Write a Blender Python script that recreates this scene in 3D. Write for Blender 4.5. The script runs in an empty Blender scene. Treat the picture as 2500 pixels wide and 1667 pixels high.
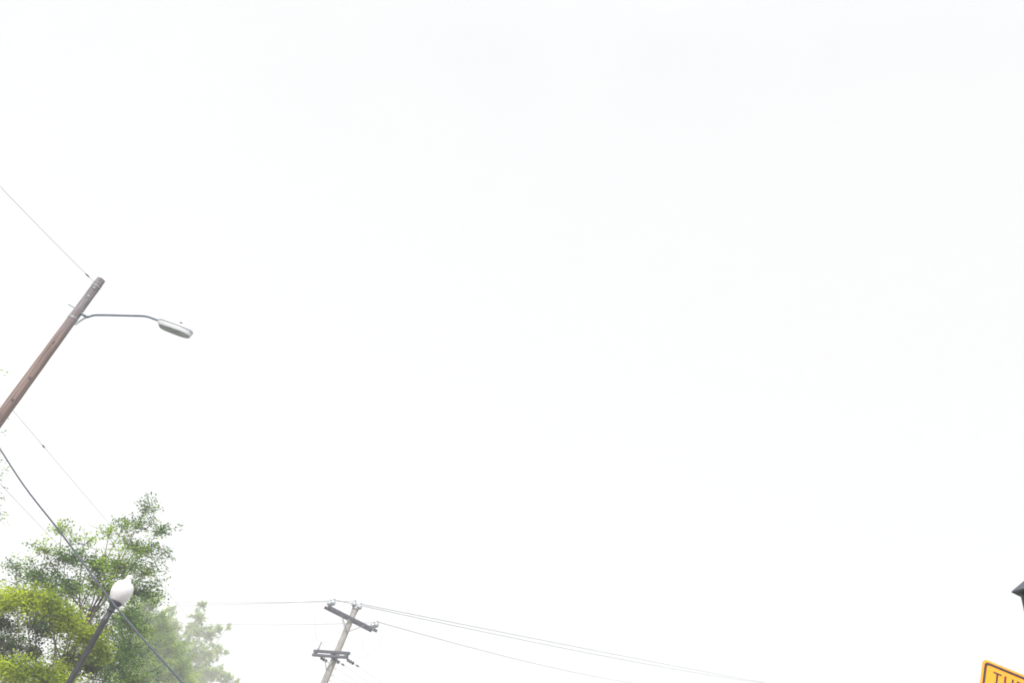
import bpy, math, random
import numpy as np
from mathutils import Vector, Matrix

random.seed(7); rng = np.random.default_rng(11)
scene = bpy.context.scene
col = scene.collection

# ------------------------------------------------------------------ camera
EYE = Vector((0, 0, 1.6))
PW, PH, LENS = 2500.0, 1667.0, 32.0
FPX = LENS / 36.0 * PW
CX, CY = PW / 2, PH / 2
_up = Vector((2515 - CX, -2418 - CY, FPX)).normalized()      # where all true verticals of the place meet
_fw = (Vector((0, 0, 1)) - _up * _up.z).normalized()
_rt = _fw.cross(_up)
right = Vector((_rt.x, _fw.x, _up.x)); down = Vector((_rt.y, _fw.y, _up.y)); fwd = Vector((_rt.z, _fw.z, _up.z))
cam_d = bpy.data.cameras.new("camera"); cam = bpy.data.objects.new("camera", cam_d); col.objects.link(cam)
M = Matrix((( right.x, -down.x, -fwd.x, EYE.x), (right.y, -down.y, -fwd.y, EYE.y),
            ( right.z, -down.z, -fwd.z, EYE.z), (0, 0, 0, 1)))
cam.matrix_world = M
cam_d.sensor_width = 36; cam_d.lens = LENS; cam_d.clip_start = 0.05; cam_d.clip_end = 3000
scene.camera = cam
cam_d.dof.use_dof = True; cam_d.dof.focus_distance = 38; cam_d.dof.aperture_fstop = 2.8

def ray(px, py):
    return right * ((px - CX) / FPX) + down * ((py - CY) / FPX) + fwd
def at(px, py, d):                      # point seen there, d metres away along the ground
    r = ray(px, py); return EYE + r * (d / math.hypot(r.x, r.y))
def at_z(px, py, z):                    # point seen there at height z
    r = ray(px, py); return EYE + r * ((z - EYE.z) / r.z)
def at_plane(px, py, p, n):
    r = ray(px, py); return EYE + r * ((p - EYE).dot(n) / r.dot(n))
def zat(px, py, base):                  # height of the point of the vertical through base seen at that row
    r = ray(px, py); return EYE.z + r.z * math.hypot(base.x, base.y) / math.hypot(r.x, r.y)

# ------------------------------------------------------------------ light
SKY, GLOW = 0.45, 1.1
SUN_EL, SUN_AZ = 52, 205                # azimuth clockwise from +Y (behind the camera, a little left)
w = bpy.data.worlds.new("World"); scene.world = w; w.use_nodes = True
nt = w.node_tree; nt.nodes.clear()
out = nt.nodes.new("ShaderNodeOutputWorld")
sky = nt.nodes.new("ShaderNodeTexSky"); sky.sky_type = 'NISHITA'; sky.sun_disc = False
sky.sun_elevation = math.radians(SUN_EL); sky.sun_rotation = math.radians(SUN_AZ); sky.dust_density = 4
bg1 = nt.nodes.new("ShaderNodeBackground"); bg1.inputs[1].default_value = 0.06
nt.links.new(sky.outputs[0], bg1.inputs[0])
# closed cloud deck over that sky: soft, almost featureless stratus
tc = nt.nodes.new("ShaderNodeTexCoord")
nz = nt.nodes.new("ShaderNodeTexNoise"); nz.inputs["Scale"].default_value = 1.7; nz.inputs["Detail"].default_value = 5; nz.inputs["Roughness"].default_value = 0.45
nt.links.new(tc.outputs["Generated"], nz.inputs["Vector"])
rp = nt.nodes.new("ShaderNodeValToRGB"); rp.color_ramp.interpolation = 'EASE'
rp.color_ramp.elements[0].position = 0.30; rp.color_ramp.elements[0].color = (0.92, 0.925, 0.935, 1)
rp.color_ramp.elements[1].position = 0.56; rp.color_ramp.elements[1].color = (0.972, 0.968, 0.966, 1)
nt.links.new(nz.outputs["Fac"], rp.inputs[0])
# the deck is brightest round the veiled sun, behind the camera
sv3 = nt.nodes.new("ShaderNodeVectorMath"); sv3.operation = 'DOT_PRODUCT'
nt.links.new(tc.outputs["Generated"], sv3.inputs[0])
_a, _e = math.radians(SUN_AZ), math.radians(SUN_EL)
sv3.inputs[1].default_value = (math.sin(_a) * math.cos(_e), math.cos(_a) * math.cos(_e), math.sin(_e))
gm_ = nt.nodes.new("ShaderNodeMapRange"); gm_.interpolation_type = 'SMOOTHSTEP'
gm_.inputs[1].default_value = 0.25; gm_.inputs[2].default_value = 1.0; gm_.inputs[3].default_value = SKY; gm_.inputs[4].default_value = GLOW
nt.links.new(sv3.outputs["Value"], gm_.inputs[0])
bg2 = nt.nodes.new("ShaderNodeBackground")
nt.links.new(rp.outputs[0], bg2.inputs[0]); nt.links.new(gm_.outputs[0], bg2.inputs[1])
mx = nt.nodes.new("ShaderNodeMixShader"); mx.inputs[0].default_value = 0.9
nt.links.new(bg1.outputs[0], mx.inputs[1]); nt.links.new(bg2.outputs[0], mx.inputs[2])
nt.links.new(mx.outputs[0], out.inputs[0])

sd = bpy.data.lights.new("sun", 'SUN'); sd.energy = 2.0; sd.angle = math.radians(10); sd.color = (1.0, 0.965, 0.9)
so = bpy.data.objects.new("sun", sd); col.objects.link(so)
_a, _e = math.radians(SUN_AZ), math.radians(SUN_EL)
_s = Vector((math.sin(_a) * math.cos(_e), math.cos(_a) * math.cos(_e), math.sin(_e)))
so.rotation_euler = (-_s).to_track_quat('-Z', 'Y').to_euler()

vs = scene.view_settings
scene.display_settings.display_device = 'sRGB'
vs.view_transform = 'Standard'; vs.look = 'None'; vs.gamma = 1; vs.exposure = 1.25; vs.use_curve_mapping = False
scene.cycles.volume_bounces = 1 if hasattr(scene, "cycles") else 0
scene.cycles.max_bounces = 8
scene.cycles.filter_width = 1.8

# ------------------------------------------------------------------ helpers
def thing(name, label, cat, loc=(0, 0, 0), group=None):
    o = bpy.data.objects.new(name, None); col.objects.link(o); o.location = loc
    o.empty_display_size = 0.2
    o['label'] = label; o['category'] = cat
    if group: o['group'] = group
    return o
def tag(o, label, cat, group=None):
    o['label'] = label; o['category'] = cat
    if group: o['group'] = group
    return o

class MB:
    def __init__(s): s.v = []; s.f = []
    def add(s, vs_, fs):
        b = len(s.v); s.v += [tuple(p) for p in vs_]; s.f += [tuple(i + b for i in f) for f in fs]; return s
    def tube(s, pts, r, seg=8, cap=True):
        pts = [Vector(p) for p in pts]; n = len(pts)
        rs = r if isinstance(r, (list, tuple)) else [r] * n
        t0 = (pts[1] - pts[0]).normalized()
        ref = Vector((0, 0, 1)) if abs(t0.z) < 0.9 else Vector((1, 0, 0))
        u = t0.cross(ref).normalized(); vv = []
        for i, p in enumerate(pts):
            t = (pts[min(i + 1, n - 1)] - pts[max(i - 1, 0)]).normalized()
            u = (u - t * u.dot(t)).normalized(); q = t.cross(u)
            for k in range(seg):
                a = 2 * math.pi * k / seg
                vv.append(p + (u * math.cos(a) + q * math.sin(a)) * rs[i])
        fs = [(i * seg + k, i * seg + (k + 1) % seg, (i + 1) * seg + (k + 1) % seg, (i + 1) * seg + k) for i in range(n - 1) for k in range(seg)]
        if cap: fs += [tuple(range(seg))[::-1], tuple((n - 1) * seg + k for k in range(seg))]
        return s.add(vv, fs)
    def lathe(s, o, prof, axis=(0, 0, 1), seg=20):     # prof: (radius, height)
        ax = Vector(axis).normalized(); ref = Vector((1, 0, 0)) if abs(ax.x) < 0.9 else Vector((0, 1, 0))
        u = ax.cross(ref).normalized(); q = ax.cross(u); vv = []; o = Vector(o); n = len(prof)
        for r, h in prof:
            for k in range(seg):
                a = 2 * math.pi * k / seg
                vv.append(o + ax * h + (u * math.cos(a) + q * math.sin(a)) * max(r, 1e-4))
        fs = [(i * seg + k, i * seg + (k + 1) % seg, (i + 1) * seg + (k + 1) % seg, (i + 1) * seg + k) for i in range(n - 1) for k in range(seg)]
        fs += [tuple(range(seg))[::-1], tuple((n - 1) * seg + k for k in range(seg))]
        return s.add(vv, fs)
    def box(s, c, a, b, d):                              # centre and three half-axis vectors
        c, a, b, d = map(Vector, (c, a, b, d))
        vv = [c + a * x + b * y + d * z for x in (-1, 1) for y in (-1, 1) for z in (-1, 1)]
        return s.add(vv, [(0, 1, 3, 2), (4, 6, 7, 5), (0, 4, 5, 1), (2, 3, 7, 6), (0, 2, 6, 4), (1, 5, 7, 3)])
    def loft(s, rings, cap=True):
        n = len(rings[0]); vv = [p for r in rings for p in r]
        fs = [(i * n + k, i * n + (k + 1) % n, (i + 1) * n + (k + 1) % n, (i + 1) * n + k) for i in range(len(rings) - 1) for k in range(n)]
        if cap: fs += [tuple(range(n))[::-1], tuple((len(rings) - 1) * n + k for k in range(n))]
        return s.add(vv, fs)
    def build(s, name, mat, parent=None, smooth=True, bevel=0):
        me = bpy.data.meshes.new(name)
        loc = parent_loc(parent)
        me.from_pydata([(x - loc.x, y - loc.y, z - loc.z) for x, y, z in s.v], [], s.f); me.update()
        o = bpy.data.objects.new(name, me); col.objects.link(o)
        if parent is not None: o.parent = parent
        me.materials.append(mat)
        import bmesh
        bm = bmesh.new(); bm.from_mesh(me); bmesh.ops.recalc_face_normals(bm, faces=bm.faces); bm.to_mesh(me); bm.free()
        if smooth:
            me.polygons.foreach_set('use_smooth', [True] * len(me.polygons))
            try: me.set_sharp_from_angle(angle=math.radians(38))
            except Exception: pass
        if bevel:
            b = o.modifiers.new('bevel', 'BEVEL'); b.width = bevel; b.segments = 2; b.limit_method = 'ANGLE'
        return o
def parent_loc(p):
    l = Vector((0, 0, 0))
    while p is not None: l = l + p.location; p = p.parent
    return l

def mat(name, c, rough=0.6, metal=0.0, var=0.15, scale=(6, 6, 6), c2=None, bump=0.0, coat=0.0, detail=6, dist=0.0):
    m = bpy.data.materials.new(name); m.use_nodes = True; t = m.node_tree; b = t.nodes["Principled BSDF"]
    b.inputs["Roughness"].default_value = rough; b.inputs["Metallic"].default_value = metal
    if coat: b.inputs["Coat Weight"].default_value = coat
    tc = t.nodes.new("ShaderNodeTexCoord"); mp = t.nodes.new("ShaderNodeMapping"); mp.inputs["Scale"].default_value = scale
    n = t.nodes.new("ShaderNodeTexNoise"); n.inputs["Detail"].default_value = detail; n.inputs["Scale"].default_value = 1; n.inputs["Distortion"].default_value = dist
    t.links.new(tc.outputs["Object"], mp.inputs[0]); t.links.new(mp.outputs[0], n.inputs["Vector"])
    r = t.nodes.new("ShaderNodeValToRGB"); r.color_ramp.elements[0].position = 0.32; r.color_ramp.elements[1].position = 0.68
    lo = [x * (1 - var) for x in c]; hi = [min(1, x * (1 + var)) for x in (c2 or c)]
    r.color_ramp.elements[0].color = (*lo, 1); r.color_ramp.elements[1].color = (*hi, 1)
    t.links.new(n.outputs["Fac"], r.inputs[0]); t.links.new(r.outputs[0], b.inputs["Base Color"])
    if bump:
        bp = t.nodes.new("ShaderNodeBump"); bp.inputs["Strength"].default_value = bump; bp.inputs["Distance"].default_value = 0.02
        t.links.new(n.outputs["Fac"], bp.inputs["Height"]); t.links.new(bp.outputs[0], b.inputs["Normal"])
    return m

def wood_mat(name, brown, grey, z0, z1):
    """round pole timber: long grain, checks and knots, weathered grey towards the top"""
    m = mat(name, brown, 0.85, var=0.6, scale=(34, 34, 0.9), bump=0.35, dist=0.4)
    t = m.node_tree; b = t.nodes["Principled BSDF"]; ramp = [n for n in t.nodes if n.type == 'VALTORGB'][0]
    tc = [n for n in t.nodes if n.type == 'TEX_COORD'][0]
    sp = t.nodes.new("ShaderNodeSeparateXYZ"); t.links.new(tc.outputs["Object"], sp.inputs[0])
    n2 = t.nodes.new("ShaderNodeTexNoise"); n2.inputs["Scale"].default_value = 1.6; n2.inputs["Detail"].default_value = 4
    t.links.new(tc.outputs["Object"], n2.inputs["Vector"])
    mr = t.nodes.new("ShaderNodeMapRange"); mr.inputs[1].default_value = z0; mr.inputs[2].default_value = z1
    ad = t.nodes.new("ShaderNodeMath"); ad.operation = 'MULTIPLY_ADD'; ad.inputs[1].default_value = 1.6; 
    t.links.new(n2.outputs["Fac"], ad.inputs[0]); t.links.new(sp.outputs[2], ad.inputs[2]); t.links.new(ad.outputs[0], mr.inputs[0])
    mixg = t.nodes.new("ShaderNodeMix"); mixg.data_type = 'RGBA'; mixg.blend_type = 'MIX'
    t.links.new(mr.outputs[0], mixg.inputs[0]); t.links.new(ramp.outputs[0], mixg.inputs[6])
    n3 = t.nodes.new("ShaderNodeTexNoise"); n3.inputs["Scale"].default_value = 1; n3.inputs["Detail"].default_value = 6
    mp = t.nodes.new("ShaderNodeMapping"); mp.inputs["Scale"].default_value = (22, 22, 3.0)
    t.links.new(tc.outputs["Object"], mp.inputs[0]); t.links.new(mp.outputs[0], n3.inputs["Vector"])
    r2 = t.nodes.new("ShaderNodeValToRGB"); r2.color_ramp.elements[0].position = .3; r2.color_ramp.elements[1].position = .7
    r2.color_ramp.elements[0].color = (*[x * .55 for x in grey], 1); r2.color_ramp.elements[1].color = (*[x * 1.3 for x in grey], 1)
    t.links.new(n3.outputs["Fac"], r2.inputs[0]); t.links.new(r2.outputs[0], mixg.inputs[7])
    t.links.new(mixg.outputs[2], b.inputs["Base Color"])
    return m

def leaf_mat(name, dark, light, lime, lime_amt):
    m = bpy.data.materials.new(name); m.use_nodes = True; t = m.node_tree; t.nodes.clear()
    o = t.nodes.new("ShaderNodeOutputMaterial"); g = t.nodes.new("ShaderNodeNewGeometry")
    r = t.nodes.new("ShaderNodeValToRGB"); r.color_ramp.elements[0].color = (*dark, 1); r.color_ramp.elements[1].color = (*light, 1)
    t.links.new(g.outputs["Random Per Island"], r.inputs[0])
    tc = t.nodes.new("ShaderNodeTexCoord"); n = t.nodes.new("ShaderNodeTexNoise"); n.inputs["Scale"].default_value = 0.75; n.inputs["Detail"].default_value = 2
    t.links.new(tc.outputs["Object"], n.inputs["Vector"])
    rr = t.nodes.new("ShaderNodeMapRange"); rr.inputs[1].default_value = 0.62 - lime_amt; rr.inputs[2].default_value = 0.78 - lime_amt
    t.links.new(n.outputs["Fac"], rr.inputs[0])
    mixc = t.nodes.new("ShaderNodeMix"); mixc.data_type = 'RGBA'; t.links.new(rr.outputs[0], mixc.inputs[0])
    t.links.new(r.outputs[0], mixc.inputs[6])
    r3 = t.nodes.new("ShaderNodeValToRGB"); r3.color_ramp.elements[0].color = (*[x * .7 for x in lime], 1); r3.color_ramp.elements[1].color = (*[x * 1.2 for x in lime], 1)
    t.links.new(g.outputs["Random Per Island"], r3.inputs[0]); t.links.new(r3.outputs[0], mixc.inputs[7])
    p = t.nodes.new("ShaderNodeBsdfPrincipled"); p.inputs["Roughness"].default_value = 0.6; p.inputs["Specular IOR Level"].default_value = 0.15
    tr = t.nodes.new("ShaderNodeBsdfTranslucent"); ms = t.nodes.new("ShaderNodeMixShader"); ms.inputs[0].default_value = 0.42
    t.links.new(mixc.outputs[2], p.inputs["Base Color"])
    t.links.new(mixc.outputs[2], tr.inputs[0])
    t.links.new(p.outputs[0], ms.inputs[1]); t.links.new(tr.outputs[0], ms.inputs[2]); t.links.new(ms.outputs[0], o.inputs[0])
    return m

def arc(pts, n=8):                       # smooth curve through points (Catmull-Rom)
    pts = [Vector(p) for p in pts]; P = [pts[0] * 2 - pts[1]] + pts + [pts[-1] * 2 - pts[-2]]; o = []
    for i in range(1, len(P) - 2):
        a, b, c, d = P[i - 1:i + 3]
        for k in range(n):
            t = k / n
            o.append(0.5 * ((2 * b) + (c - a) * t + (2 * a - 5 * b + 4 * c - d) * t * t + (3 * b - a - 3 * c + d) * t ** 3))
    return o + [pts[-1]]
def sag(a, b, s, n=24):
    a, b = Vector(a), Vector(b)
    return [a.lerp(b, i / n) - Vector((0, 0, 4 * s * (i / n) * (1 - i / n))) for i in range(n + 1)]

Z = Vector((0, 0, 1))
def vert_base(px, py, d):
    p = at(px, py, d); return Vector((p.x, p.y, 0))

# ------------------------------------------------------------------ materials
M_galv = mat('galvanised_steel', (0.25, 0.265, 0.285), 0.42, 0.7, var=.2, scale=(9, 9, 9))
M_arm = mat('aged_arm_steel', (0.12, 0.15, 0.19), 0.5, 0.5, var=.2, scale=(5, 5, 5))
M_dark = mat('dark_metal', (0.05, 0.055, 0.07), 0.5, 0.4, var=.25)
M_black = mat('black_post_paint', (0.018, 0.02, 0.026), 0.42, var=.3, scale=(8, 8, 8))
M_wire = mat('weathered_conductor', (0.17, 0.18, 0.19), 0.6, 0.3, var=.1)
M_cable = mat('black_cable_sheath', (0.03, 0.037, 0.06), 0.55, var=.2)
M_brace = mat('dull_brace_steel', (.13, .13, .16), .6, .2)
M_porc = mat('grey_porcelain', (0.25, 0.27, 0.30), 0.25, var=.06, coat=.3)
M_brownporc = mat('dark_glazed_porcelain', (0.06, 0.055, 0.07), 0.25, var=.1, coat=.3)
M_cross = mat('weathered_crossarm_timber', (0.07, 0.07, 0.095), 0.85, var=.35, scale=(7, 7, 18), bump=.3)
M_wood = wood_mat('brown_pole_timber', (0.160, 0.108, 0.100), (0.165, 0.145, 0.16), 11.3, 12.8)
M_wood2 = wood_mat('pale_pole_timber', (0.20, 0.18, 0.165), (0.30, 0.28, 0.27), 4, 12)
M_lampwhite = mat('pale_grey_luminaire_paint', (0.33, 0.34, 0.355), 0.45, var=.05, scale=(4, 4, 4))
M_bark = mat('bark', (0.07, 0.055, 0.045), 0.9, var=.4, scale=(10, 10, 2), bump=.5)

# ------------------------------------------------------------------ ground and road
def sheet(name, x0, x1, y0, y1, z, m):
    b = MB(); b.add([(x0, y0, z), (x1, y0, z), (x1, y1, z), (x0, y1, z)], [(0, 1, 2, 3)])
    o = b.build(name, m, smooth=False); o['kind'] = 'structure'; return o
sheet('ground', -1200, 1200, -1200, 1200, -0.12, mat('grass', (0.06, 0.085, 0.03), 0.95, var=.4, scale=(.8, .8, .8), c2=(0.09, 0.11, 0.045)))
sheet('road', -3.8, 4.2, -300, 300, -0.116, mat('asphalt', (0.055, 0.055, 0.058), 0.9, var=.25, scale=(3, 3, 3)))
M_conc = mat('concrete', (0.33, 0.32, 0.30), 0.9, var=.15, scale=(1.5, 1.5, 1.5))
for nm, x0, x1 in (('pavement', -18, -3.8), ('pavement', 4.2, 7.2)):  # left strip is unseen, widened to bounce neutral light under the street lamp
    b = MB(); b.box(((x0 + x1) / 2, 0, -0.06), ((x1 - x0) / 2, 0, 0), (0, 300, 0), (0, 0, 0.06))
    o = b.build(nm, M_conc, smooth=False); o['kind'] = 'structure'

# ------------------------------------------------------------------ brown wooden pole (left)
PA = vert_base(246, 684, 25.0)
def pole_a(py):                          # px on the pole axis at image row py -> height
    px = 246 - 0.73 * (py - 684); return zat(px, py, PA)
zA = pole_a(683)
pa = thing('wooden_pole', 'tall brown weathered wooden pole leaning in from the left edge', 'utility pole', PA)
b = MB(); prof = []
n = 40
for i in range(n + 1):
    h = zA * i / n
    prof.append((0.185 - 0.068 * i / n + 0.002 * math.sin(i * 2.3), h))
b.lathe(PA, prof, seg=28)
b.build('pole_shaft', M_wood, pa)
def band(parent, base, z, r, h, m=M_galv, name='band'):
    q = MB(); q.lathe(base + Z * (z - h / 2), [(r, 0), (r + .008, 0.002), (r + .008, h - .002), (r, h)], seg=28)
    o = q.build(name, m, parent)
    return o
band(pa, PA, zA - 0.16, .118, .018); band(pa, PA, pole_a(700), .119, .03)
band(pa, PA, zA - 1.37, .126, .055)
camdir = Vector((-PA.x, -PA.y, 0)).normalized(); side = Z.cross(camdir)      # side: to the right as seen from the camera
# checks, nail heads and bolt plates on the face turned to the street
for (px, py) in ((224, 707), (211, 727), (123, 840), (72, 925), (27, 980)):
    z = pole_a(py); a = MB(); t = (px - (246 - .73 * (py - 684))) / 30.0
    d = (camdir * math.cos(t) + side * math.sin(t)); r_ = .185 - .068 * z / zA
    a.box(PA + Z * z + d * r_, d * .014, d.cross(Z) * .026, Z * .03)
    a.build('bolt_plate', M_dark if py > 800 else M_galv, pa, bevel=.006)
# through bolt of the lamp bracket, sticking out to the left
zb = pole_a(758)
a = MB(); a.tube([PA + Z * zb - side * .3, PA + Z * zb + side * .12], .011); a.build('through_bolt', M_arm, pa)
a = MB(); a.tube([PA + Z * (zb - 1.2) + camdir * .15, PA + Z * (zb - 1.2) + camdir * .3 ], .012); 
# ------------------------------------------------------------------ street lamp on that pole
hn = None
AZ = None
def horiz_dir(p, q):
    n_ = ray(*p).cross(ray(*q)); h = Vector((n_.y, -n_.x, 0)).normalized(); return h if h.x > 0 else -h
hA = horiz_dir((358, 773), (396, 787))
nA = hA.cross(Z)
def onA(px, py): return at_plane(px, py, PA, nA)
sl = thing('street_lamp', 'pale cobra head street lamp on an upswept bracket arm of the brown pole', 'street lamp', onA(222, 771))
pts = arc([onA(205, 775), onA(219, 772.5), onA(229, 769.5), onA(250, 769), onA(300, 770), onA(345, 771.2), onA(360, 773), onA(376, 778.5), onA(394, 785)], 6)
a = MB(); a.tube(pts, .030, 12); a.build('bracket_arm', M_arm, sl)
# bracket: pole plate, top hook and the curved gusset running down to the strap
a = MB(); c0 = onA(196, 765); c1 = onA(214, 774)
a.box((c0 + c1) / 2, (c1 - c0) * .55, Z * .018, nA * .05); a.build('pole_bracket', M_arm, sl, smooth=False, bevel=.005)
a = MB(); a.tube(arc([onA(221, 772), onA(208, 776.5), onA(195, 784), onA(184, 793)], 5), [.022] * 16, 8); a.build('gusset_strap', M_galv, sl)
# luminaire: rings along its axis, cross section flat below and domed above
L0 = onA(389, 782); L1 = onA(468, 818)
Lv = L1 - L0; Ln = math.hypot(Lv.x, Lv.y); X_ = Vector((Lv.x, Lv.y, 0)).normalized(); Y_ = Z.cross(X_); 
Lz = L0.z
def lring(x, w_, zt, zb_, n_=24, p=2.4):
    r = []
    for k in range(n_):
        a_ = 2 * math.pi * k / n_; c_, s_ = math.cos(a_), math.sin(a_)
        yy = math.copysign(abs(c_) ** (2 / p), c_) * w_
        zz = math.copysign(abs(s_) ** (2 / p), s_); zz = zz * zt if zz > 0 else zz * (-zb_)
        r.append(L0 + X_ * (x * Ln) + Y_ * yy + Z * zz)
    return r
W_ = .175
PLAN = [(0, .075), (.04, .115), (.12, .15), (.25, .165), (.45, .178), (.62, .18), (.76, .17), (.87, .142), (.95, .10), (.99, .05), (1.0, .02)]
def plan(f, z, x0=0.0, x1=1.0):          # outline of the luminaire seen from below, as a ring
    up_ = [(x0 + (x1 - x0) * x, w_ * f) for x, w_ in PLAN]
    return [L0 + X_ * (x * Ln) + Y_ * w_ + Z * z for x, w_ in up_] + [L0 + X_ * (x * Ln) - Y_ * w_ + Z * z for x, w_ in up_[::-1]]
ZS = -.035
a = MB(); a.loft([plan(1, ZS), plan(1.02, ZS + .02), plan(.98, ZS + .055, .0, .985), plan(.86, ZS + .09, .0, .95), plan(.62, ZS + .115, .0, .88), plan(.3, ZS + .125, .02, .8)])
a.tube([L0 - X_ * .04 + Z * .01, L0 + X_ * .16 + Z * .03], [.042, .05], 12); a.build('housing', M_lampwhite, sl)
a = MB(); a.loft([plan(.985, ZS - .018, .005, .99), plan(.985, ZS + .004, .005, .99)]); a.build('gasket', M_dark, sl)
a = MB(); a.loft([plan(1.0, ZS - .017), plan(1.0, ZS - .04), plan(.94, ZS - .118, .07, .985), plan(.92, ZS - .124, .075, .982)]); M_door = mat('pale_lens_door_paint', (.50, .52, .55), .45, var=.05)
a.build('lens_door', M_door, sl)
M_lens = mat('clouded_lamp_lens', (0.16, 0.19, 0.22), 0.3, var=.3, scale=(5, 5, 5), c2=(.25, .28, .31))
a = MB(); a.loft([plan(.89, ZS - .1245, .095, .975), plan(.86, ZS - .136, .10, .965), plan(.6, ZS - .142, .16, .88)]); a.build('lens', M_lens, sl)
a = MB(); pc = L0 + X_ * (.56 * Ln) + Z * (ZS + .11); a.lathe(pc, [(.036, 0), (.036, .07), (.032, .09), (.01, .095)], seg=14); a.build('photocell', mat('photocell_blue_plastic', (.05, .05, .14), .4), sl)

# ------------------------------------------------------------------ acorn lamp post
PB = vert_base(273, 1485, 22.0)
def pole_b(px, py): return zat(px, py, PB)
zt = pole_b(274, 1482) - .05
lp = thing('lamp_post', 'slim black lamp post with a white acorn globe in front of the trees', 'lamp post', PB)
a = MB()
a.lathe(PB, [(.22, 0), (.22, .12), (.17, .2), (.15, .55), (.11, .7), (.085, .8), (.075, 1.2), (.062, zt - .3), (.07, zt - .28), (.07, zt - .2), (.058, zt - .18), (.062, zt - .05)], seg=20)
a.build('post', M_black, lp)
a = MB(); a.lathe(PB + Z * (zt - .05), [(.07, 0), (.11, .02), (.075, .05), (.075, .10), (.12, .17), (.155, .2), (.155, .235), (.12, .24)], seg=24); a.build('collar', M_black, lp)
M_globe = bpy.data.materials.new('white_acrylic_globe'); M_globe.use_nodes = True
_b = M_globe.node_tree.nodes["Principled BSDF"]; _b.inputs["Base Color"].default_value = (.60, .59, .61, 1); _b.inputs["Roughness"].default_value = .3
_b.inputs["Subsurface Weight"].default_value = .5; _b.inputs["Subsurface Radius"].default_value = (.1, .1, .1)
a = MB(); gz = zt + .18
gp = [(.13, 0), (.172, .06), (.203, .13), (.222, .20), (.226, .27), (.216, .34), (.186, .405), (.14, .452), (.08, .478)]
a.lathe(PB + Z * gz, gp, seg=32); gl = a.build('globe', M_globe, lp)
a = MB(); a.lathe(PB + Z * (gz + .468), [(.085, 0), (.09, .025), (.068, .05), (.066, .075), (.075, .10), (.055, .135), (.015, .155)], seg=20); a.build('finial', M_globe, gl)

# ------------------------------------------------------------------ grey utility pole (middle)
D2 = 44.0
PC = vert_base(857, 1511, D2)
def pole_c(px, py): return zat(px, py, PC)
zC = pole_c(868, 1484)
uc = thing('utility_pole', 'pale grey utility pole with two double crossarms and bell insulators', 'utility pole', PC)
a = MB(); a.lathe(PC, [(.19 - .055 * i / 24 + .002 * math.sin(i * 1.9), zC * i / 24) for i in range(25)], seg=24); a.build('pole_shaft', M_wood2, uc)
band(uc, PC, zC - .06, .137, .07, M_brace); band(uc, PC, zC - .24, .138, .04)
def crossarm(c, h, half, hh=.062, wd=.048):
    q = MB(); nn = h.cross(Z); q.box(c, h * half, Z * hh, nn * wd); return q.build('crossarm', M_cross, uc, smooth=False, bevel=.008)
hU = horiz_dir((797, 1487), (914, 1546)); nU = hU.cross(Z)            # nU points to the camera side
if nU.y > 0: nU = -nU
zU = pole_c(857, 1511)
cU = PC + Z * zU
crossarm(cU + nU * .2, hU, 1.35); crossarm(cU - nU * .2 - hU * .06, hU, 1.30)
for s in (-1, 1):
    q = MB(); q.box(cU + hU * (s * 1.12), nU * .26, Z * .012, hU * .02); q.build('spacer_bolt', M_galv, uc, smooth=False)
    q = MB(); q.tube([cU + nU * .255 + hU * (s * .62) - Z * .05, cU + nU * .165 - Z * .62 + hU * (s * .02)], .019, 6); q.build('brace', M_brace, uc)
q = MB(); q.box(cU + hU * 1.1 + nU * .25, hU * .02, Z * .075, nU * .006); q.build('strap', M_galv, uc, smooth=False)
BELL = [(.02, 0), (.022, .06), (.06, .07), (.065, .10), (.115, .11), (.128, .14), (.122, .20), (.105, .25), (.085, .28), (.06, .30), (.055, .33), (.065, .36), (.035, .38)]
INS = {}
def insulator(key, base):
    q = MB(); q.lathe(base, BELL, seg=18); q.build('insulator', M_porc, uc); INS[key] = base + Z * .34
for s, nm in ((-1, 'L'), (1, 'R')):
    for k, nn in ((0, .2), (1, -.2)):
        insulator(nm + str(k), cU + hU * (s * 1.2) + nU * nn + Z * .06)
for k, s in ((0, -1), (1, 1)):
    q = MB(); q.tube([PC + Z * (zC - .2) + hU * (s * .13), PC + Z * (zC - .02) + hU * (s * .15)], .02, 8); q.build('ridge_pin', M_brace, uc)
    insulator('T' + str(k), PC + Z * (zC - .05) + hU * (s * .15))
# lower arm, turned towards the street
hL = horiz_dir((766, 1586), (854, 1592)); nL = hL.cross(Z)
if nL.dot(Vector((-PC.x, -PC.y, 0))) < 0: nL = -nL
zL = pole_c(825, 1588); cL = PC + Z * (zL - .17) + nL * .2 - hL * .14
crossarm(cL + Z * .02, hL, 1.42, .058, .055); crossarm(cL - Z * .17, hL, 1.40, .055, .055)
for s in (-1.25, .15, 1.25):
    q = MB(); q.box(cL + hL * s - Z * .085, hL * .09, Z * .052, nL * .05); q.build('spacer_block', M_cross, uc, smooth=False)
q = MB(); q.tube([cL + hL * .7 - Z * .25 , PC + Z * (zL - .95) + nL * .19], .02, 6); q.build('brace', M_brace, uc)
q = MB(); q.tube([cL - hL * .35 - Z * .25 , PC + Z * (zL - .95) + nL * .17], .02, 6); q.build('brace', M_brace, uc)
# arrester standing on the left end
ab = cL - hL * 1.15 + Z * .075
q = MB(); q.lathe(ab, [(.055, 0), (.055, .09), (.025, .1), (.03, .12), (.04, .14), (.032, .16), (.04, .19), (.032, .21), (.04, .24), (.032, .26), (.04, .29), (.032, .31), (.036, .36), (.012, .37), (.012, .42)], seg=14)
q.build('arrester', M_porc, uc)
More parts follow.
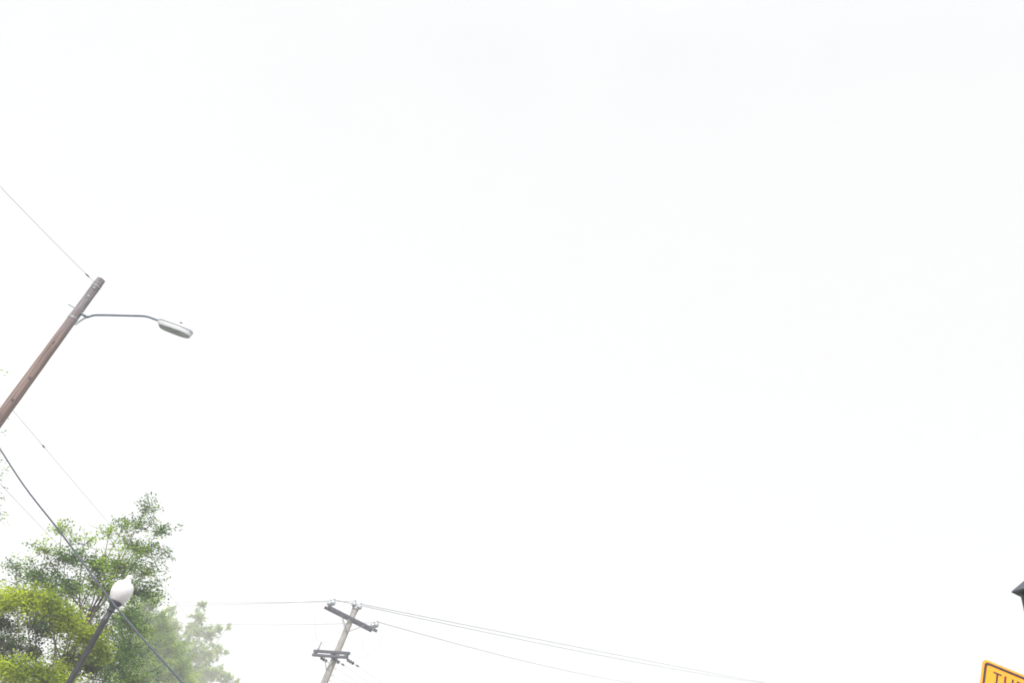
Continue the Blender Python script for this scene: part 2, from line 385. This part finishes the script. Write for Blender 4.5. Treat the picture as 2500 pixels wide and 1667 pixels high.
# strings of discs pulling the tap line
tapd = (at(1000, 1712, 41.0) - at(858, 1626, 44.0)).normalized()
STR = []
def string(start, d, nd=3):
    q = MB(); L = .18 * nd + .42
    q.tube([start, start + d * L], .012, 6)
    for i in range(nd):
        q.lathe(start + d * (.1 + .18 * i), [(.016, 0), (.03, .015), (.075, .045), (.078, .06), (.02, .07), (.016, .09)], axis=d, seg=14)
    q.lathe(start + d * (L - .16), [(.012, 0), (.05, .03), (.03, .16), (.01, .2)], axis=d, seg=10)
    q.build('insulator_string', M_brownporc, uc); STR.append(start + d * L)
for s in (-.75, .25, 1.36): string(cL + hL * s - Z * .25, tapd)
# step bolts below the arm
for k in range(4):
    q = MB(); s = 1 if k % 2 else 1
    z = zL - .5 - .27 * k; q.tube([PC + Z * z + hU * .13, PC + Z * z + hU * .27, PC + Z * (z + .03) + hU * .27], .01, 6); q.build('step_bolt', M_dark, uc)
# jumper wires between the two levels
def jump(pts, r=.005):
    q = MB(); q.tube(arc(pts, 8), r, 5); q.build('jumper_wire', M_wire, uc)
planeC = Vector((PC.x, PC.y, 0)).normalized()
def onC(px, py, off=0): return at_plane(px, py, PC + planeC * off, planeC)
_dj = at(370, 1474.5, 78) - INS['L1']; _pj = min((INS['L1'] + _dj * (i / 2000) for i in range(500)), key=lambda p: abs((p - EYE).normalized().dot(ray(775, 1471).normalized()) - 1))
jump([_pj, onC(771, 1500), onC(770, 1545), onC(774, 1560), ab + Z * .42])
jump([ab + Z * .42, onC(788, 1573), onC(795, 1582)])
jump([INS['R0'] + hU * .1, onC(931, 1560), onC(918, 1585), onC(895, 1600), onC(868, 1609), STR[2] - tapd * .4])
jump([onC(893, 1550), onC(886, 1572), onC(883, 1597)])
jump([onC(834, 1509), onC(838, 1525), onC(842, 1536)], .009)

# ------------------------------------------------------------------ overhead wires
def wire(pts, r, label, m=M_wire, name='power_line', cat='overhead wire', group='overhead wires'):
    q = MB(); q.tube(pts, r, 6); return tag(q.build(name, m), label, cat, group)
far_r = at(1990, 1700, 118.0)                                    # next pole down the street, out of view
dr = Vector((far_r.x - PC.x, far_r.y - PC.y, 0)).normalized()
def through(a, px1, py1, px2, py2, d2, n=40, ext=1.25):
    """sagging wire from a, seen to pass (px1,py1) half way and (px2,py2) at d2"""
    b_ = at(px2, py2, d2); hdir = Vector((b_.x - a.x, b_.y - a.y, 0)); nn = hdir.cross(Z).normalized()
    m_ = at_plane(px1, py1, a, nn)
    t = Vector((m_.x - a.x, m_.y - a.y, 0)).length / hdir.length
    lin = a.z + (b_.z - a.z) * t; s = (lin - m_.z) / (t * (1 - t))
    return [Vector((a.x, a.y, 0)) + hdir * u + Z * (a.z + (b_.z - a.z) * u - s * u * (1 - u)) for u in [ext * i / n for i in range(n + 1)]]
WR = .008
wire(through(INS['T1'], 1300, 1557, 1873, 1666.5, 105), .015, 'thin wire running right from the top of the grey utility pole')
wire(through(INS['L0'], 1325, 1571, 1868, 1666.8, 103), .015, 'thin wire running right from the left end of the upper crossarm')
wire(through(INS['R0'], 1197, 1592, 1550, 1666.6, 96), .015, 'thin wire running right from the right end of the upper crossarm')
wire(through(INS['T0'], 600, 1470.5, 365, 1468.7, 78), WR, 'upper of two close wires running left from the pole top to the trees')
wire(through(INS['L1'], 600, 1474.0, 370, 1474.5, 78), WR, 'lower of two close wires running left from the upper crossarm to the trees')
wire(through(INS['R1'], 600, 1524.0, 380, 1514, 78), WR, 'lone lower wire running left behind the grey utility pole to the trees')
for i, (px, py, lb) in enumerate(((800, 1790, 'faint tap wire dropping from the leftmost disc string of the lower crossarm'), (1010, 1715, 'faint tap wire dropping right from the middle disc string under the lower crossarm'), (1060, 1738, 'faint tap wire dropping right from the outer disc string of the lower crossarm'))):
    e = STR[i] + tapd * 14
    wire(sag(STR[i], e, .15), .006, lb)
wire(sag(PC + Z * (zL - 1.1) + hU * .14, at(940, 1680, 40), .1), .006, 'faint service wire dropping right from just below the step bolts')

# lines at the brown pole
attach_top = PA + Z * (zA - .16) - side * .12
e = at(-150, 297, 19.0)
q = MB(); pts = sag(attach_top, e, .03, 30); q.tube(pts, .0045, 6)
w0 = q.build('power_line', M_wire); tag(w0, 'thin pale wire rising left from the top of the brown wooden pole', 'overhead wire', 'overhead wires')
d0 = (pts[1] - pts[0]).normalized()
q = MB(); q.tube([attach_top + d0 * .3, attach_top + d0 * .36, attach_top + d0 * .52, attach_top + d0 * .56], [.008, .018, .018, .008], 8); q.build('dead_end_clamp', M_dark, w0)
g0 = PA + Z * pole_a(995) + side * .14
gE = at(640, 1716, 60)
q = MB(); q.tube([g0, gE], .004, 6); w1 = q.build('span_wire', M_wire); tag(w1, 'thin pale straight wire with a small dark insulator, falling right from the brown pole', 'overhead wire', 'overhead wires')
dg = (gE - g0).normalized()
gm = min((g0 + (gE - g0) * (i / 2000) for i in range(600)), key=lambda p: abs((p - EYE).normalized().dot(ray(118, 1082).normalized()) - 1))
q = MB(); q.tube([gm - dg * .09, gm - dg * .05, gm + dg * .05, gm + dg * .09], [.008, .02, .02, .008], 8); q.build('guy_insulator', M_dark, w1)
c0 = PA + Z * pole_a(1063) + side * .16
c1 = at(447, 1667, 17.5); c2 = c0 + (c1 - c0) * 1.35
mid = at(150, 1302, 21.4)
q = MB(); q.tube(arc([c0, at(60, 1187, 23.4), mid, at(285, 1483, 19.4), c1, at(540, 1772, 16.4)], 6), .018, 8)
tag(q.build('cable', M_cable), 'thick dark cable slanting down across the neck of the acorn lamp', 'cable')
s0 = PA + Z * pole_a(1108) + side * .1
q = MB(); q.tube([s0, at(0, 1180, 27.0), at(135, 1322, 36), at(420, 1610, 60)], .005, 6)
tag(q.build('service_wire', M_wire), 'faint pale wire slanting under the thick cable into the treetop', 'overhead wire', 'overhead wires')

# ------------------------------------------------------------------ lantern and yellow sign (right edge)
PD = vert_base(2560, 1440, 9.2)
def onD(px, py): return zat(px, py, PD)
zE = at(2471, 1434, 9.1).z
lt = thing('lantern_post', 'black street lantern with a pyramid roof cut off by the right edge', 'street lantern', PD)
yaw = math.atan2(PD.x, PD.y); ca = -yaw + math.radians(45)
ux = Vector((math.cos(ca), math.sin(ca), 0)); uy = Z.cross(ux)
def sq(h, z): return [PD + ux * (x * h) + uy * (y * h) + Z * z for x, y in ((-1, -1), (1, -1), (1, 1), (-1, 1))]
RH = .215
a = MB(); a.loft([sq(RH - .07, zE + .004), sq(RH, zE), sq(RH, zE + .012), sq(.05, zE + .285), sq(.035, zE + .30)]); 
M_lant = mat('slate_black_lantern_paint', (.035, .038, .055), .45, var=.2)
rf = a.build('roof', M_lant, lt, smooth=False)
a = MB(); a.lathe(PD + Z * (zE + .3), [(.03, 0), (.05, .03), (.05, .06), (.02, .1), (.008, .16)], seg=14); a.build('finial', M_lant, rf)
bt, bb, BHt = RH - .062, .085, .50
for x, y in ((-1, -1), (1, -1), (1, 1), (-1, 1)):
    a = MB(); a.tube([PD + ux * (x * bt) + uy * (y * bt) + Z * zE, PD + ux * (x * bb) + uy * (y * bb) + Z * (zE - BHt)], .016, 8); a.build('corner_bar', M_lant, lt)
M_glass = mat('frosted_lantern_glass', (.42, .44, .46), .25, var=.1)
a = MB(); a.loft([sq(bb - .008, zE - BHt), sq(bt - .008, zE - .002)]); a.build('glass_body', M_glass, lt, smooth=False)
a = MB(); a.lathe(PD, [(.2, 0), (.2, .1), (.14, .2), (.12, .6), (.075, .75), (.06, 1.2), (.05, zE - BHt - .12), (.09, zE - BHt - .08), (.15, zE - BHt - .02), (.15, zE - BHt)], seg=20); a.build('post', M_lant, lt)

# sign: solve its turn about the vertical and its slight tilt from the two edges it shows
TL = at(2400, 1606, 8.9)                      # sharp corner of the panel
def proj(p):
    v = p - EYE; z = v.dot(fwd); return CX + FPX * v.dot(right) / z, CY + FPX * v.dot(down) / z
best = None
for iy in range(-70, 71, 2):
    for ir in range(-24, 25):
        ps, ro = math.radians(iy), math.radians(ir)
        u = Vector((math.cos(ps), math.sin(ps), 0)); su = u * math.cos(ro) + Z * math.sin(ro); sv = -u * math.sin(ro) + Z * math.cos(ro)
        a0 = proj(TL + su * .3); b0 = proj(TL - sv * .2)
        e_ = (math.degrees(math.atan2(a0[1] - 1609, a0[0] - 2404)) - 21.8) ** 2 + (math.degrees(math.atan2(b0[0] - 2404, b0[1] - 1609)) + 11.6) ** 2
        e_ += .002 * (iy + 36) ** 2
        if best is None or e_ < best[0]: best = (e_, iy, ir, u, su, sv)
print('sign yaw/tilt', best[:3])
_, _, _, su0, su, sv = best; sn = su.cross(sv)
if sn.dot(EYE - TL) < 0: sn = -sn
SW, SH = .66, .66
def sp(x, y, d=0.0): return TL + su * x - sv * y + sn * d
def rrect(m_, r, n=7):
    o = []
    for cx_, cy_, a0 in ((m_ + r, m_ + r, 180), (SW - m_ - r, m_ + r, 270), (SW - m_ - r, SH - m_ - r, 0), (m_ + r, SH - m_ - r, 90)):
        for k in range(n + 1):
            t = math.radians(a0 + 90 * k / n); o.append((cx_ + r * math.cos(t), cy_ + r * math.sin(t)))
    return o
sg = thing('warning_sign', 'yellow road sign with black border and lettering on the lantern post', 'road sign', sp(SW / 2, SH))
M_yel = mat('yellow_reflective_sheet', (.82, .30, .002), .6, var=.04, scale=(3, 3, 3))
M_ink = mat('black_sign_ink', (.018, .013, .018), .5, var=.1)
a = MB(); R0 = rrect(0, .042); a.loft([[sp(x, y, -.004) for x, y in R0], [sp(x, y, 0) for x, y in R0]]); a.build('panel', M_yel, sg, smooth=False)
def ring(m0, r0, m1, r1):
    A, B = rrect(m0, r0), rrect(m1, r1); n_ = len(A); q = MB()
    q.add([sp(x, y, .002) for x, y in A] + [sp(x, y, .002) for x, y in B], [(k, (k + 1) % n_, n_ + (k + 1) % n_, n_ + k) for k in range(n_)]); return q
ring(.018, .034, .041, .020).build('border_line', M_ink, sg, smooth=False)
# lettering, stroke by stroke: T H R U
def stroke(q, pts, wd=.0175):
    for (x0, y0), (x1, y1) in zip(pts, pts[1:]):
        d = Vector((x1 - x0, y1 - y0)); 
        if d.length < 1e-6: continue
        d.normalize(); p_ = Vector((-d.y, d.x)) * wd / 2; d = d * (wd / 2 if len(pts) > 2 else 0)
        c_ = [(x0 - d.x + p_.x, y0 - d.y + p_.y), (x1 + d.x + p_.x, y1 + d.y + p_.y), (x1 + d.x - p_.x, y1 + d.y - p_.y), (x0 - d.x - p_.x, y0 - d.y - p_.y)]
        q.add([sp(x, y, .0025 + .0001 * random.random()) for x, y in c_], [(0, 1, 2, 3)])
q = MB(); X0, Y0, LH = .1, .085, .115
stroke(q, [(X0, Y0), (X0 + .072, Y0)], .014); stroke(q, [(X0 + .036, Y0), (X0 + .036, Y0 + LH)])
x = X0 + .106; stroke(q, [(x, Y0 - .007), (x, Y0 + LH)]); stroke(q, [(x + .064, Y0 - .007), (x + .064, Y0 + LH)]); stroke(q, [(x, Y0 + .055), (x + .064, Y0 + .055)], .014)
x = X0 + .212; stroke(q, [(x, Y0 - .007), (x, Y0 + LH)])
stroke(q, [(x, Y0), (x + .045, Y0), (x + .06, Y0 + .015), (x + .06, Y0 + .045), (x + .045, Y0 + .06), (x, Y0 + .06)], .014); stroke(q, [(x + .03, Y0 + .06), (x + .062, Y0 + LH)])
x = X0 + .315; stroke(q, [(x, Y0 - .007), (x, Y0 + LH - .02), (x + .015, Y0 + LH - .005), (x + .05, Y0 + LH - .005), (x + .064, Y0 + LH - .02), (x + .064, Y0 - .007)])
q.build('lettering', M_ink, sg, smooth=False)

# ------------------------------------------------------------------ trees
def leaves(P, size, up=.5):
    """one folded leaf per row of P -> verts, faces"""
    n = len(P); d = rng.normal(size=(n, 3)); d[:, 2] *= .6; d /= np.linalg.norm(d, axis=1)[:, None]
    nm = rng.normal(size=(n, 3)); nm[:, 2] = np.abs(nm[:, 2]) + up; b_ = np.cross(nm, d); b_ /= np.linalg.norm(b_, axis=1)[:, None]
    nm = np.cross(d, b_)
    s = size * rng.uniform(.6, 1.25, n)[:, None]
    v = np.stack([P, P + d * s * .5 + b_ * s * .34 + nm * s * .08, P + d * s, P + d * s * .5 - b_ * s * .34 + nm * s * .08], 1).reshape(-1, 3)
    i = np.arange(n)[:, None] * 4
    f = np.concatenate([i + [[0, 1, 2]], i + [[0, 2, 3]]], 1).reshape(-1, 3)
    return v, f

def tree(name, label, base, trunk_top, lobes, m_leaf, size=.1, dens=1.0, group='street trees', twig_r=.006, m_leaf2=None, flat=.55):
    t = thing(name, label, 'tree', base, group)
    tb = MB(); base = Vector(base); top = Vector(trunk_top)
    H = top.z
    tr = [base, base + (top - base) * .3 + Vector((.15, .1, 0)), base + (top - base) * .65 + Vector((-.1, .1, 0)), top]
    trc = arc(tr, 6); tb.tube(trc, [.03 * H * (1 - .72 * i / (len(trc) - 1)) for i in range(len(trc))], 10)
    tw = tb; pts = []; kinds = []
    for (c, r, k) in lobes:
        c = Vector(c)
        j = trc[min(len(trc) - 1, int(len(trc) * random.uniform(.45, .95)))]
        if j.z > c.z - .3: j = trc[int(len(trc) * .45)]
        m_ = j.lerp(c, .5) + Vector((random.uniform(-.2, .2), random.uniform(-.2, .2), -.15 * (c - j).length * .5))
        tb.tube(arc([j, m_, c], 4), [.008 * H * .55 * (1 - .09 * i) for i in range(9)], 6)
        nt_ = int(62 * k * dens * max(.6, r))
        out_ = (c - top); out_.z = max(out_.z, .2); out_.normalize()
        for _ in range(nt_):
            d = Vector(rng.normal(size=3)); d.z *= flat; d.normalize(); d = (d + out_ * .45 + Z * .10).normalized()
            L = r * random.choice((random.uniform(.4, .9), random.uniform(.6, 1.25)))
            e_ = c + d * L + Vector((0, 0, -.12 * L)); mm = c + d * L * .5 + Vector(rng.normal(size=3)) * .06 * r
            cur = arc([c, mm, e_], 3); tw.tube(cur, [twig_r * 1.6 * (1 - .12 * i) for i in range(7)], 3, cap=False)
            # side shoots with leaves
            nl = int(44 * r * (0.7 + .6 * random.random()))
            u = rng.uniform(.15, 1.03, nl) ** .8
            for uu in u:
                q_ = c + (mm - c) * (2 * uu) if uu < .5 else mm + (e_ - mm) * (2 * uu - 1)
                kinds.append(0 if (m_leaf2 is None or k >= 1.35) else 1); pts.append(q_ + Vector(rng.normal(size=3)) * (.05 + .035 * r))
    tb.build('trunk', M_bark, t)
    P = np.array([tuple(p) for p in pts]) - np.array(tuple(base)); v, f = leaves(P, size)
    me = bpy.data.meshes.new('crown'); nv, nf = len(v), len(f)
    me.vertices.add(nv); me.vertices.foreach_set('co', v.ravel()); me.loops.add(nf * 3); me.loops.foreach_set('vertex_index', f.ravel().astype(np.int32))
    me.polygons.add(nf); me.polygons.foreach_set('loop_start', np.arange(nf, dtype=np.int32) * 3); me.polygons.foreach_set('loop_total', np.full(nf, 3, dtype=np.int32))
    me.update(calc_edges=True); me.validate(); me.materials.append(m_leaf)
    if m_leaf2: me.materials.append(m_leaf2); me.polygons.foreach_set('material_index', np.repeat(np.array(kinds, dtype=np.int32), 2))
    o = bpy.data.objects.new('crown', me); col.objects.link(o); o.parent = t
    print(name, len(pts), 'leaves'); return t

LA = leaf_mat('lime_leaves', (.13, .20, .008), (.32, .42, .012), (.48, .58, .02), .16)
LB2 = leaf_mat('shade_leaves', (.014, .042, .010), (.05, .11, .02), (.2, .28, .03), .03)  # darker green for inner lobes: shade inside the crown put into the leaf colour
LB = leaf_mat('green_leaves', (.025, .085, .02), (.14, .27, .035), (.36, .52, .05), .13)
LC = leaf_mat('distant_leaves', (.22, .33, .12), (.40, .50, .18), (.50, .58, .2), .10)  # paled green: part of the haze fade is put into the leaf colour
def L(px, py, d, r, k=1.0): return (at(px, py, d), r, k)
def below(px, py, d): p = at(px, py, d); return (p.x, p.y, 0)
dA = 21.5 + 3.5
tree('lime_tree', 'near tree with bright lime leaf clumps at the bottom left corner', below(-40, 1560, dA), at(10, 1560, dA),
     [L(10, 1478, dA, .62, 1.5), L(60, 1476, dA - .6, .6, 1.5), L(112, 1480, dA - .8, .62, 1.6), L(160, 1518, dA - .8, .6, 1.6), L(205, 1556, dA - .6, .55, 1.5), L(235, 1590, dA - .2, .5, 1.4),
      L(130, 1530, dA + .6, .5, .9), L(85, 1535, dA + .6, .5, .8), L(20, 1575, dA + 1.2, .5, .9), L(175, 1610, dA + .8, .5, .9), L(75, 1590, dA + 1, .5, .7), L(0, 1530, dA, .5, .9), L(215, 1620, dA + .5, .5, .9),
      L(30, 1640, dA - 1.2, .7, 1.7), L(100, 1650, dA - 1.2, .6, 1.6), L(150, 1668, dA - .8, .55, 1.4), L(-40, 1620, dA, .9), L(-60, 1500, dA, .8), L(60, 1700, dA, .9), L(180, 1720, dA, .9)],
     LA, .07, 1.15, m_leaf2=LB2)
dB = 30.0
tree('green_tree', 'tall green tree behind the acorn lamp with a ragged upright top', below(190, 1640, dB), at(235, 1480, dB),
     [L(40, 1388, dB, .5, .5), L(85, 1402, dB, .75, .8), L(110, 1345, dB, .6, .6), L(150, 1300, dB, .55, .6), L(160, 1370, dB, .85, 1), L(205, 1330, dB, .6, .55), L(265, 1310, dB, .6, .45), L(235, 1390, dB, .9, 1.0),
      L(300, 1285, dB, .5, .45), L(330, 1290, dB, .7, .6), L(355, 1245, dB, .65, .5), L(385, 1300, dB, .7, .45), L(395, 1350, dB, .6, .35), L(330, 1345, dB, .9, .9), L(290, 1390, dB, .9, 1), L(350, 1400, dB + 1, .8, .7),
      L(330, 1450, dB + .5, 1, 1), L(250, 1450, dB, 1.1, 1), L(180, 1450, dB, 1, 1), L(120, 1430, dB + .8, .9, .9), L(290, 1510, dB, 1.1, 1), L(220, 1530, dB + 1, 1.2, 1), L(335, 1540, dB + 1, .8, .6),
      L(300, 1590, dB, 1.1, 1), L(240, 1620, dB, 1.1, 1), L(310, 1660, dB, 1.1, .9), L(230, 1690, dB, 1.2), L(60, 1450, dB + 1.5, .9, .5), L(110, 1510, dB + 1.5, .8, .5), L(30, 1560, dB + 2, .9, .5), L(140, 1610, dB + 2, .9, .6)],
     LB, .075, .62)
dE = 78.0
LE = leaf_mat('yellow_green_leaves', (.10, .20, .03), (.30, .43, .06), (.46, .58, .08), .14)
tree('leafy_tree', 'yellowish green tree right of the black post, before the hazy tree', below(350, 1690, dE), at(370, 1620, dE),
     [L(x_, y_, dE, r_ * 1.15, k_) for x_, y_, r_, k_ in ((355, 1480, 1.2, .6), (340, 1520, 1.6, .9), (385, 1545, 1.4, .7), (365, 1570, 1.8, .9), (410, 1590, 1.5, .7), (330, 1590, 1.8, .9), (385, 1620, 1.9, 1), (430, 1630, 1.4, .7), (340, 1650, 1.9, 1), (400, 1665, 1.9, 1), (450, 1668, 1.2, .6), (370, 1700, 2, 1), (430, 1705, 1.8, .9), (395, 1510, 1.0, .4))],
     LE, .14, .7, twig_r=.012, flat=.9)
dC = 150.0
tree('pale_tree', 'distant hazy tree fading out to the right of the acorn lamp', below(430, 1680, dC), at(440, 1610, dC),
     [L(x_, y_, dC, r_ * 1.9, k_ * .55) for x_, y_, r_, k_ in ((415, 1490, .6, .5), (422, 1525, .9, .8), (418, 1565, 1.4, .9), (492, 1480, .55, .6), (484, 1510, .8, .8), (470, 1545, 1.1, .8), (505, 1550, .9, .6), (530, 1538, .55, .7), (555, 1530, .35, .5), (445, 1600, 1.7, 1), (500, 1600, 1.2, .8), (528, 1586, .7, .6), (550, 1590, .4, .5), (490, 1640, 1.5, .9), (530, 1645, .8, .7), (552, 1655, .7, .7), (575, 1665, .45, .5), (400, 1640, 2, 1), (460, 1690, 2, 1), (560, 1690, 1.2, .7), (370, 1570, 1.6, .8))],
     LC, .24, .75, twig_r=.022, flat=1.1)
dD = 33.0
tree('edge_tree', 'tree beyond the left edge with only leafy twig tips in view', below(-260, 1200, dD), at(-180, 1120, dD),
     [L(-52, 925, dD, .75, .5), L(-62, 1005, dD, .95, .7), L(-57, 1092, dD, .8, .8), L(-47, 1150, dD, .7, .4), L(-40, 1240, dD, .7, .4), L(-110, 960, dD, 1.2), L(-120, 1060, dD, 1.3), L(-110, 1180, dD, 1.3), L(-200, 1050, dD, 1.5), L(-200, 1200, dD, 1.5)],
     LB, .078, .8)

# ------------------------------------------------------------------ haze
q = MB(); q.box((0, 60, 15.0), (170, 0, 0), (0, 170, 0), (0, 0, 16.2))
hz = q.build('haze', bpy.data.materials.new('haze'), smooth=False); hz['kind'] = 'stuff'
hm = hz.data.materials[0]; hm.use_nodes = True; hm.node_tree.nodes.clear()
ho = hm.node_tree.nodes.new("ShaderNodeOutputMaterial"); hv = hm.node_tree.nodes.new("ShaderNodeVolumePrincipled")
hv.inputs["Color"].default_value = (.97, .98, 1, 1); hv.inputs["Density"].default_value = 0.0024
hm.node_tree.links.new(hv.outputs[0], ho.inputs["Volume"])
